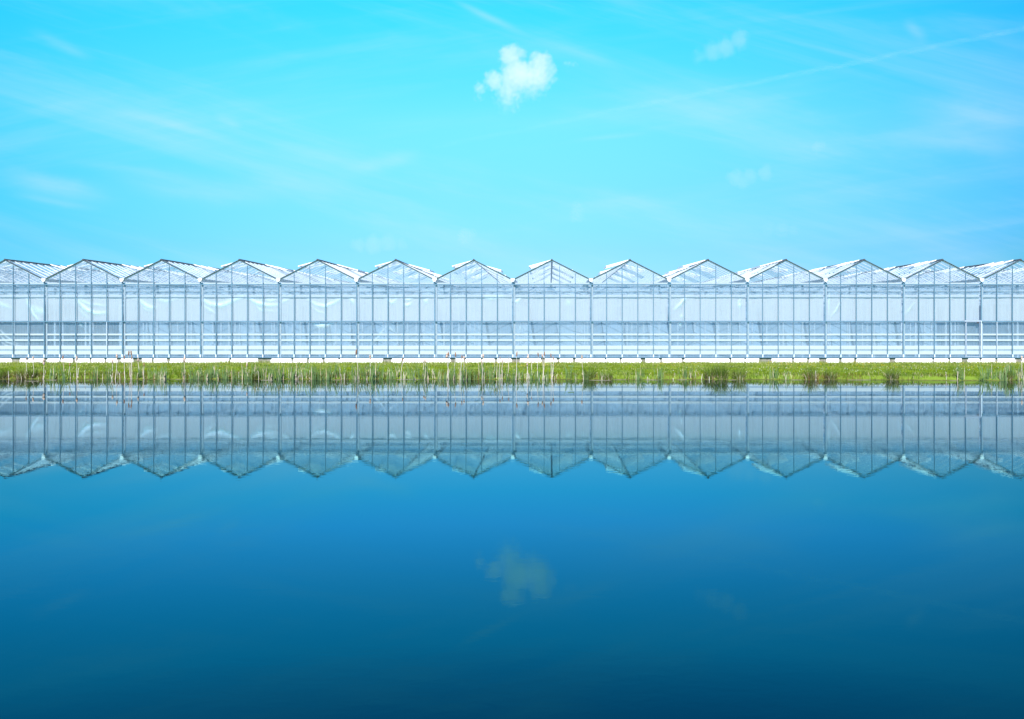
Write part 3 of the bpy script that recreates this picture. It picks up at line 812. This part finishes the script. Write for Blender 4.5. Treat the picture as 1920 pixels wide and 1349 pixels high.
# cattails: photo column and row of each head, pale or brown, size
HEADS = [(49, 674, 0, .8), (62, 673, 1, 1), (82, 679, 1, 1.5), (118, 671, 0, 1), (131, 684, 0, .8), (144, 673, 1, 1.1), (211, 678, 1, .9), (219, 668, 1, 1.1), (233, 671, 0, 1), (241.5, 662.5, 0, 1.1), (246, 662, 0, 1.1), (247, 671, 0, .9),
         (259, 675, 1, .9), (270, 684, 0, .8), (346, 675, 1, 1.2), (463, 684, 1, .8), (668, 661, 0, 1.3), (694, 670, 1, 1), (755, 675, 0, .8), (795, 677, 1, .8), (798, 677, 1, .8), (838, 667, 1, 1.2), (841, 664, 0, 1), (854, 665, 0, 1.1),
         (866, 670, 0, .9), (870, 672, 1, .9), (906, 668, 1, 1), (903.5, 678, 1, .8), (937.5, 673, 0, .8), (942, 677, 0, .8), (954, 675, 0, .8), (969, 664, 0, 1.1), (988.5, 683, 1, .8), (990, 669, 1, 1.1), (997, 677, 0, .7), (1009, 665, 0, 1),
         (1017, 668, 1, 1), (1020.7, 664, 0, 1), (1033, 667, 0, 1), (1037.5, 673, 0, .9), (1091, 670, 1, 1), (1916, 672, 1, 1)]
def stem_foot(px):
    xx = bx(px, 40.05); d = float(edge_d(xx)) + random.uniform(-0.15, 0.30)
    xx = bx(px, d); return Vector((xx, d, float(ground_z(xx, d)) - 0.06)), d
cnt = {}
for (px, py, pale, sz) in sorted(HEADS):
    b_ = bay_of(px); cnt.setdefault(b_, []).append((px, py, pale, sz))
for b_, lst in cnt.items():
    for q, (px, py, pale, sz) in enumerate(lst):
        foot, d = stem_foot(px + random.uniform(-4, 4))
        top = Vector((bx(px, d), d, CAMH - (py - VPY) * d / FPX))
        kind = 'pale fluffy cattail' if pale else 'brown cattail'
        where = f'below the {ORD[b_]} gable from the left'
        place = f'{ORD[q]} cattail from the left ' if len(lst) > 1 else 'only cattail '
        t = thing('cattail', f'{place}{where}, {"pale and fluffy" if pale else "slim and brown"}', 'cattail', foot, 'cattails along the water edge')
        tl = top - foot
        hl, hr = 0.18 * sz, 0.027 * sz * (1.35 if pale else 1.0)
        mid = tl * 0.5 + Vector((random.uniform(-0.03, 0.03), random.uniform(-0.03, 0.03), 0))
        mb = MB(); tip = tl + Vector((random.uniform(-.03, .03), 0, hl * 0.5))
        ax = Vector((random.uniform(-0.12, 0.12), random.uniform(-0.1, 0.1), 1)).normalized()
        lo, hi = tl - ax * hl / 2, tl + ax * hl / 2
        mb.tube([(0, 0, 0), mid * 0.6, mid, lo], [0.012, 0.011, 0.0095, 0.008], 5)
        mb.tube([hi, hi + ax * 0.07 * sz], [0.005, 0.003], 4)
        obj('stem', mb.mesh('cattail_stem', M_stalk), t)
        mb = MB(); rr = []
        pts = []
        for s_ in range(9):
            f = s_ / 8; pts.append(lo + ax * hl * f + Vector((random.uniform(-.003, .003), 0, 0)))
            rad = hr * (math.sin(math.pi * min(1, max(0, f * 0.9 + 0.06))) ** 0.45)
            if pale: rad *= random.uniform(0.6, 1.4)
            rr.append(max(0.004, rad))
        mb.tube(pts, rr, 8)
        obj('seed_head', mb.mesh('cattail_head', M_fluff if pale else M_head, True), t)

# dead stalks
STALKS = [18, 41, 50, 60, 80, 83, 119, 131, 137, 146, 158, 193, 202, 211, 222, 225, 233, 246, 256, 268, 270, 304, 312, 346, 355, 403, 410, 424, 448, 462, 467, 485, 493, 503, 540, 555, 558, 567, 575, 581, 637, 640, 646, 667, 669, 672, 688, 706, 711, 712, 737, 756, 776, 778, 795, 798, 811, 812, 838, 841, 853, 858,
          866, 871, 905, 907, 923, 937, 942, 951, 967, 969, 972, 976, 984, 989, 991, 995, 1012, 1020, 1025, 1035, 1037, 1041, 1043, 1199, 1214, 1217, 1262, 1264, 1294, 1303, 1316, 1329, 1531, 1775, 1796, 1910, 1916, 1919]
by = {}
for px in STALKS: by.setdefault(bay_of(px), []).append(px)
for b_, lst in by.items():
    for q, px in enumerate(sorted(lst)):
        foot, d = stem_foot(px + random.uniform(-1, 1))
        hgt = random.uniform(0.22, 0.48) if px < 1100 else random.uniform(0.14, 0.45)
        lean = random.uniform(-0.12, 0.12) * (2.2 if random.random() < .15 else 1)
        rad = random.uniform(0.007, 0.014)
        mb = MB()
        mb.tube([(0, 0, -0.02), (lean * 0.4 * hgt, random.uniform(-.02, .02), hgt * 0.5), (lean * hgt, random.uniform(-.03, .03), hgt)], [rad, rad * 0.9, rad * 0.7], 5)
        # a torn leaf sheath at the top of some
        if random.random() < 0.5:
            mb.bar((lean * hgt * .8, 0, hgt * .8), (lean * hgt + random.uniform(-.07, .07), 0, hgt + random.uniform(.0, .06)), 0.016, 0.004)
        o = obj('dead_stalk', mb.mesh('dead_stalk', M_stalk), None, foot)
        tag(o, f'{ORD[q]} pale broken dead stalk from the left below the {ORD[b_]} gable', 'dead stalk', 'dead stalks at the water edge')

# green reed clumps
clump_me = []
for vnt in range(8):
    k = [8, 9, 10, 12, 13, 14, 9, 10][vnt]
    hh = rng.uniform(0.42, 0.86, k)
    clump_me.append(blades_mesh('reed_blades', rng.normal(0, .07, k), rng.normal(0, .06, k), np.full(k, -0.04), hh, rng.uniform(.018, .032, k), rng.uniform(-0.6, 0.6, k), hh * rng.uniform(.05, .42, k) ** 1.3, rng.choice([0.0, 3.14], k) + rng.normal(0, .5, k), np.where(rng.random(k) < .9, 0, 1), [M_reed, M_straw]))
REEDS = [100, 122, 176, 182, 205, 262, 287, 292, 298, 303, 310, 345, 354, 362, 372, 377, 383, 390, 396, 402, 409, 416, 424, 432, 441, 449, 455, 461, 470, 476, 479, 488, 497, 505, 512, 518, 522, 527, 533, 541, 549, 556, 562, 571, 584, 592, 600, 607, 612, 617, 623, 632, 640, 652, 662, 675, 683, 690, 697, 704, 713, 719, 728, 737, 745, 760, 770, 781, 790,
         803, 815, 825, 833, 846, 852, 868, 880, 893, 905, 914, 925, 934, 944, 955, 962, 978, 996, 1006, 1024, 1066, 1078, 1098, 1104, 1131, 1200, 1206, 1236, 1240, 1281, 1287, 1293, 1450, 1455, 1473, 1797, 1800, 1842, 1848, 1853, 1866, 1876, 1882, 1888, 1893, 1899, 1907, 1914]
by = {}
for px in REEDS: by.setdefault(bay_of(px), []).append(px)
for b_, lst in by.items():
    for q, px in enumerate(sorted(lst)):
        foot, d = stem_foot(px + random.uniform(-2, 2)); foot.z = max(foot.z, -0.06)
        o = obj('reed_clump', clump_me[random.randrange(8)], None, foot)
        s_ = random.uniform(0.66, 1.04) * (0.85 if px > 1050 and px < 1790 else 1.0)
        o.scale = (random.choice((-1, 1)) * s_, s_, s_)
        tag(o, f'{ORD[q]} clump of blue-green reed leaves from the left below the {ORD[b_]} gable', 'reeds', 'green reed clumps along the bank')

# rush tussocks
def tussock_mesh(rx, hmax, k, brown):
    a = rng.uniform(0, 6.28, k); r_ = np.sqrt(rng.random(k)) * rx * 0.42
    x_, y_ = r_ * np.cos(a), r_ * np.sin(a) * 0.7
    h_ = hmax * rng.uniform(.55, 1.05, k); ln = h_ * (0.08 + 0.75 * rng.random(k) ** 1.4)
    m_ = np.where(rng.random(k) < brown, np.where(rng.random(k) < .55, 2, 1), 0)
    h_ = np.where(m_ > 0, h_ * rng.uniform(.35, .8, k), h_)
    return blades_mesh('rush_tussock', x_, y_, np.full(k, -.03), h_, rng.uniform(.006, .012, k), rng.uniform(0, 6.28, k), ln, a + rng.normal(0, .6, k), m_, [M_rush, M_straw, M_brown])
TUS = [(6, 20, .55, .45, 'brownish rush tussock at the left end of the bank'), (40, 26, .62, .55, 'broad brown and green rush tussock under the leftmost gable valley'), (62, 15, .5, .4, 'small rush tussock right of the broad brown one'),
       (1106, 20, .60, .35, 'dark rush tussock near the middle of the bank'), (1137, 22, .42, .45, 'low brown rush tussock right of the middle dark one'), (1330, 20, .60, .4, 'left part of the large triple rush clump'),
       (1353, 20, .78, .25, 'tallest dark green tussock in the large rush clump'), (1385, 24, .66, .45, 'right brown-based tussock of the large rush clump'), (1520, 22, .66, .5, 'left half of the twin rush tussock on the right bank'),
       (1557, 22, .64, .5, 'right half of the twin rush tussock on the right bank'), (1674, 22, .62, .4, 'lone spiky rush tussock on the right bank'), (1885, 26, .5, .4, 'rush tussock among reeds at the far right'), (480, 20, .4, .3, 'low green rush tussock amid the left reeds'), (590, 22, .42, .25, 'low round rush tussock right of the left reeds'), (880, 24, .4, .4, 'low brown rush tussock among the central cattails')]
for (px, rpx, hh, br, lab) in TUS:
    xx = bx(px, 40); d = float(edge_d(xx)) + 0.18; xx = bx(px, d)
    o = obj('rush_tussock', tussock_mesh(rpx / 45.0 * 1.15, hh, 330, br), None, (xx, d, float(ground_z(xx, d)) - .02))
    tag(o, lab, 'tussock', 'rush tussocks along the water edge')

# a reed stem with a snapped, level leaf
foot, d = stem_foot(1070.5)
mb = MB(); mb.tube([(0, 0, 0), (0.01, 0, .25), (0, 0, .52)], [.013, .012, .010], 5); mb.bar((-.12, 0, .55), (.12, 0, .53), .05, .035)
tag(obj('snapped_reed', mb.mesh('snapped_reed', [M_reed]), None, foot), 'snapped reed with a level top like a T by the bank', 'reed')

# floating dead stems on the water line
FL = [(48, 75, 714), (88, 110, 712), (165, 178, 712), (330, 342, 711), (490, 512, 712.5), (624, 640, 712), (745, 775, 711), (780, 800, 711), (1105, 1145, 712.5), (1150, 1178, 709.5), (1210, 1234, 712), (1270, 1290, 710), (1365, 1380, 712), (1482, 1502, 706), (1590, 1632, 708.5), (1780, 1795, 710)]
for q, (a, b, py) in enumerate(FL):
    d = CAMH * FPX / (py + 1.0 - VPY); d = min(d, float(edge_d(bx((a + b) / 2, 40))) + 0.0)
    x0_, x1_ = bx(a, d), bx(b, d); xm = (x0_ + x1_) / 2
    mb = MB(); mb.tube([(x0_ - xm, 0, 0.004), (0, random.uniform(-.1, .1), .008), (x1_ - xm, random.uniform(-.15, .15), .003)], [.004, .006, .004], 5)
    mb.tube([(x0_ - xm + .1, .08, 0.003), (x1_ - xm - .12, random.uniform(-.1, .2), .004)], [.003, .003], 4)
    o = obj('floating_stem', mb.mesh('floating_stem', M_float), None, (xm, d - 0.05, 0))
    tag(o, f'{ORD[q]} pale dead stem from the left floating along the water edge', 'stem', 'dead stems floating at the bank')

# ------------------------------------------------------------------ clouds
def cloud(name, label, centre_px, dist, lobes, density, noise_scale, fade, step=1.0, detail=6.0, thr=0.35):
    """lobes: photo x, photo y, radius in photo pixels, strength; a body of drops, thick in its lobes and ragged outside"""
    s = dist / FPX
    cx_, cy_ = centre_px
    C = Vector(((cx_ - VPX) * s, dist, CAMH + (VPY - cy_) * s))
    L = [(Vector(((a - cx_) * s, random.uniform(-.25, .25) * r_ * s, (cy_ - b) * s)), r_ * s, st) for a, b, r_, st in lobes]
    bm = bmesh.new(); bmesh.ops.create_icosphere(bm, subdivisions=5, radius=1.0)
    for vtx in bm.verts:
        dr = vtx.co.normalized(); best = 0.02 * s
        for c_, r_, st in L:
            rr = r_ * 1.12
            bq = dr.dot(c_); disc = bq * bq - c_.dot(c_) + rr * rr
            if disc > 0: best = max(best, bq + math.sqrt(disc))
        vtx.co = dr * best
    me = bpy.data.meshes.new(name); bm.to_mesh(me); bm.free()
    m, t, out = new_mat(name + '_vapour')
    co = t.node('ShaderNodeTexCoord').outputs['Object']
    xs_ = t.sep(co)
    n = t.noise(co, noise_scale / s / 100.0, detail, 0.6)
    nv = t.node('ShaderNodeTexNoise'); t.link(co, nv.inputs['Vector']); nv.inputs['Scale'].default_value = noise_scale * 0.6 / s / 100.0; nv.inputs['Detail'].default_value = 3
    wv = t.vmath('SUBTRACT', nv.outputs['Color'], (0.5, 0.5, 0.5))
    mean_r = sum(r_ for _, r_, _ in L) / len(L)
    sc = t.n.new('ShaderNodeVectorMath'); sc.operation = 'SCALE'; t.link(wv, sc.inputs[0]); sc.inputs['Scale'].default_value = mean_r * 0.9
    pw = t.vmath('ADD', co, sc.outputs[0])
    f = None
    for c_, r_, st in L:
        dd = t.vmath('DISTANCE', pw, tuple(c_))
        g = t.math('MULTIPLY', t.math('SUBTRACT', 1.0, t.math('DIVIDE', dd, r_)), st)
        f = g if f is None else t.math('SMOOTH_MAX', f, g, 0.15)
    f = t.math('ADD', f, t.math('MULTIPLY', t.math('SUBTRACT', n, 0.5), thr * 2))
    dens = t.smooth(f, 0.0, fade)
    dens = t.math('MULTIPLY', dens, density / s / 100.0)
    vs = t.node('ShaderNodeVolumeScatter'); vs.inputs['Color'].default_value = (0.985, 0.64, 0.90, 1); vs.inputs['Anisotropy'].default_value = 0.0
    t.link(dens, vs.inputs['Density'])
    t.link(vs.outputs[0], out.inputs['Volume'])
    try: m.cycles.volume_step_rate = step
    except Exception: pass
    me.materials.append(m)
    o = obj('cloud', me, None, C)
    tag(o, label, 'cloud', 'small white clouds in the sky')
    o['kind'] = 'thing'
    return o
cloud('cumulus_cloud', 'largest brightest white cumulus cloud, high above the middle gables', (967, 146), 1500,
      [(957, 106, 25, 1.2), (947, 97, 13, .9), (963, 90, 12, .9), (976, 99, 14, .9), (1013, 121, 26, 1.1), (1001, 104, 12, .9), (1023, 108, 14, .9), (1033, 132, 16, .8), (1039, 150, 11, .6), (970, 140, 38, 1.15), (1008, 146, 34, .9), (927, 153, 23, 1.0), (915, 141, 11, .7), (899, 166, 15, .6), (897, 182, 11, .4), (955, 168, 36, .55), (998, 162, 30, .5), (953, 190, 28, .25), (1065, 120, 9, .3), (1078, 122, 8, .3)], 1.8, 13.0, 0.55, 2.0, 0.6)
cloud('faint_cloud', 'faint slanting white cloud high in the upper right sky', (1352, 90), 1900, [(1386, 76, 22, 1), (1362, 88, 24, .9), (1335, 98, 24, .7), (1312, 106, 18, .5)], 0.55, 8.0, 0.5, 1.2)
cloud('faint_cloud', 'thin flat pale cloud in the right sky above the tenth gable', (1405, 331), 2600, [(1380, 333, 20, 1), (1405, 330, 18, .9), (1435, 324, 18, .9), (1392, 340, 20, .6)], 0.35, 9.0, 0.4, 1.2)
cloud('faint_cloud', 'low pinkish flat cloud just above the fifth gable', (703, 459), 3600, [(672, 460, 18, .8), (700, 458, 22, 1), (727, 455, 20, 1), (752, 458, 16, .6)], 0.32, 9.0, 0.4, 1.2)
cloud('faint_cloud', 'small round wisp of cloud low above the sixth gable', (876, 441), 3600, [(872, 442, 18, 1), (884, 437, 14, .8)], 0.28, 9.0, 0.5, 1.2)
cloud('faint_cloud', 'small upright wisp of cloud above the eighth gable', (1082, 397), 3200, [(1082, 390, 16, 1), (1082, 404, 18, .8)], 0.22, 9.0, 0.5, 1.2)
cloud('faint_cloud', 'tiny pale puff of cloud in the right sky above the eleventh gable', (1535, 275), 2600, [(1532, 276, 13, 1), (1541, 272, 11, .8)], 0.3, 9.0, 0.5, 1.2)
cloud('faint_cloud', 'barely visible low flat cloud above the tenth and eleventh gables', (1466, 431), 3600, [(1440, 431, 16, .7), (1468, 430, 18, 1), (1488, 431, 15, .8)], 0.16, 9.0, 0.5, 1.2)

# contrail: a long thin body of ice vapour
def contrail(label, p, q, dist, rpx, dens):
    s = dist / FPX
    A = Vector(((p[0] - VPX) * s, dist, CAMH + (VPY - p[1]) * s)); B = Vector(((q[0] - VPX) * s, dist * 1.02, CAMH + (VPY - q[1]) * s))
    L = (B - A).length; mb = MB(); r_ = rpx * s
    mb.tube([(-L / 2, 0, 0), (L / 2, 0, 0)], [r_, r_], 20)
    m, t, out = new_mat('contrail_vapour')
    co = t.node('ShaderNodeTexCoord').outputs['Object']; xs_ = t.sep(co)
    rad = t.math('DIVIDE', t.math('POWER', t.math('ADD', t.math('MULTIPLY', xs_[1], xs_[1]), t.math('MULTIPLY', xs_[2], xs_[2])), 0.5), r_)
    n = t.noise(t.comb(t.math('MULTIPLY', xs_[0], 0.25), xs_[1], xs_[2]), 0.05, 5.0, 0.6)
    f = t.math('MULTIPLY', t.math('SUBTRACT', 1.0, t.smooth(rad, 0.2, 1.0)), t.smooth(n, 0.25, 0.7))
    along = t.smooth(xs_[0], -L / 2, L * 0.05)
    f = t.math('MULTIPLY', t.math('MULTIPLY', f, t.math('ADD', 0.25, t.math('MULTIPLY', along, 0.75))), dens / s)
    vs = t.node('ShaderNodeVolumeScatter'); vs.inputs['Color'].default_value = (0.99, 0.99, 1, 1); t.link(f, vs.inputs['Density']); t.link(vs.outputs[0], out.inputs['Volume'])
    try: m.cycles.volume_step_rate = 0.02
    except Exception: pass
    o = obj('contrail', mb.mesh('contrail', m), None, (A + B) / 2)
    o.rotation_euler = (B - A).to_track_quat('X', 'Z').to_euler()
    tag(o, label, 'contrail', kind='thing')
contrail('long faint straight vapour trail rising to the right across the sky', (810, 277), (2060, 18), 5000, 8, 0.008)
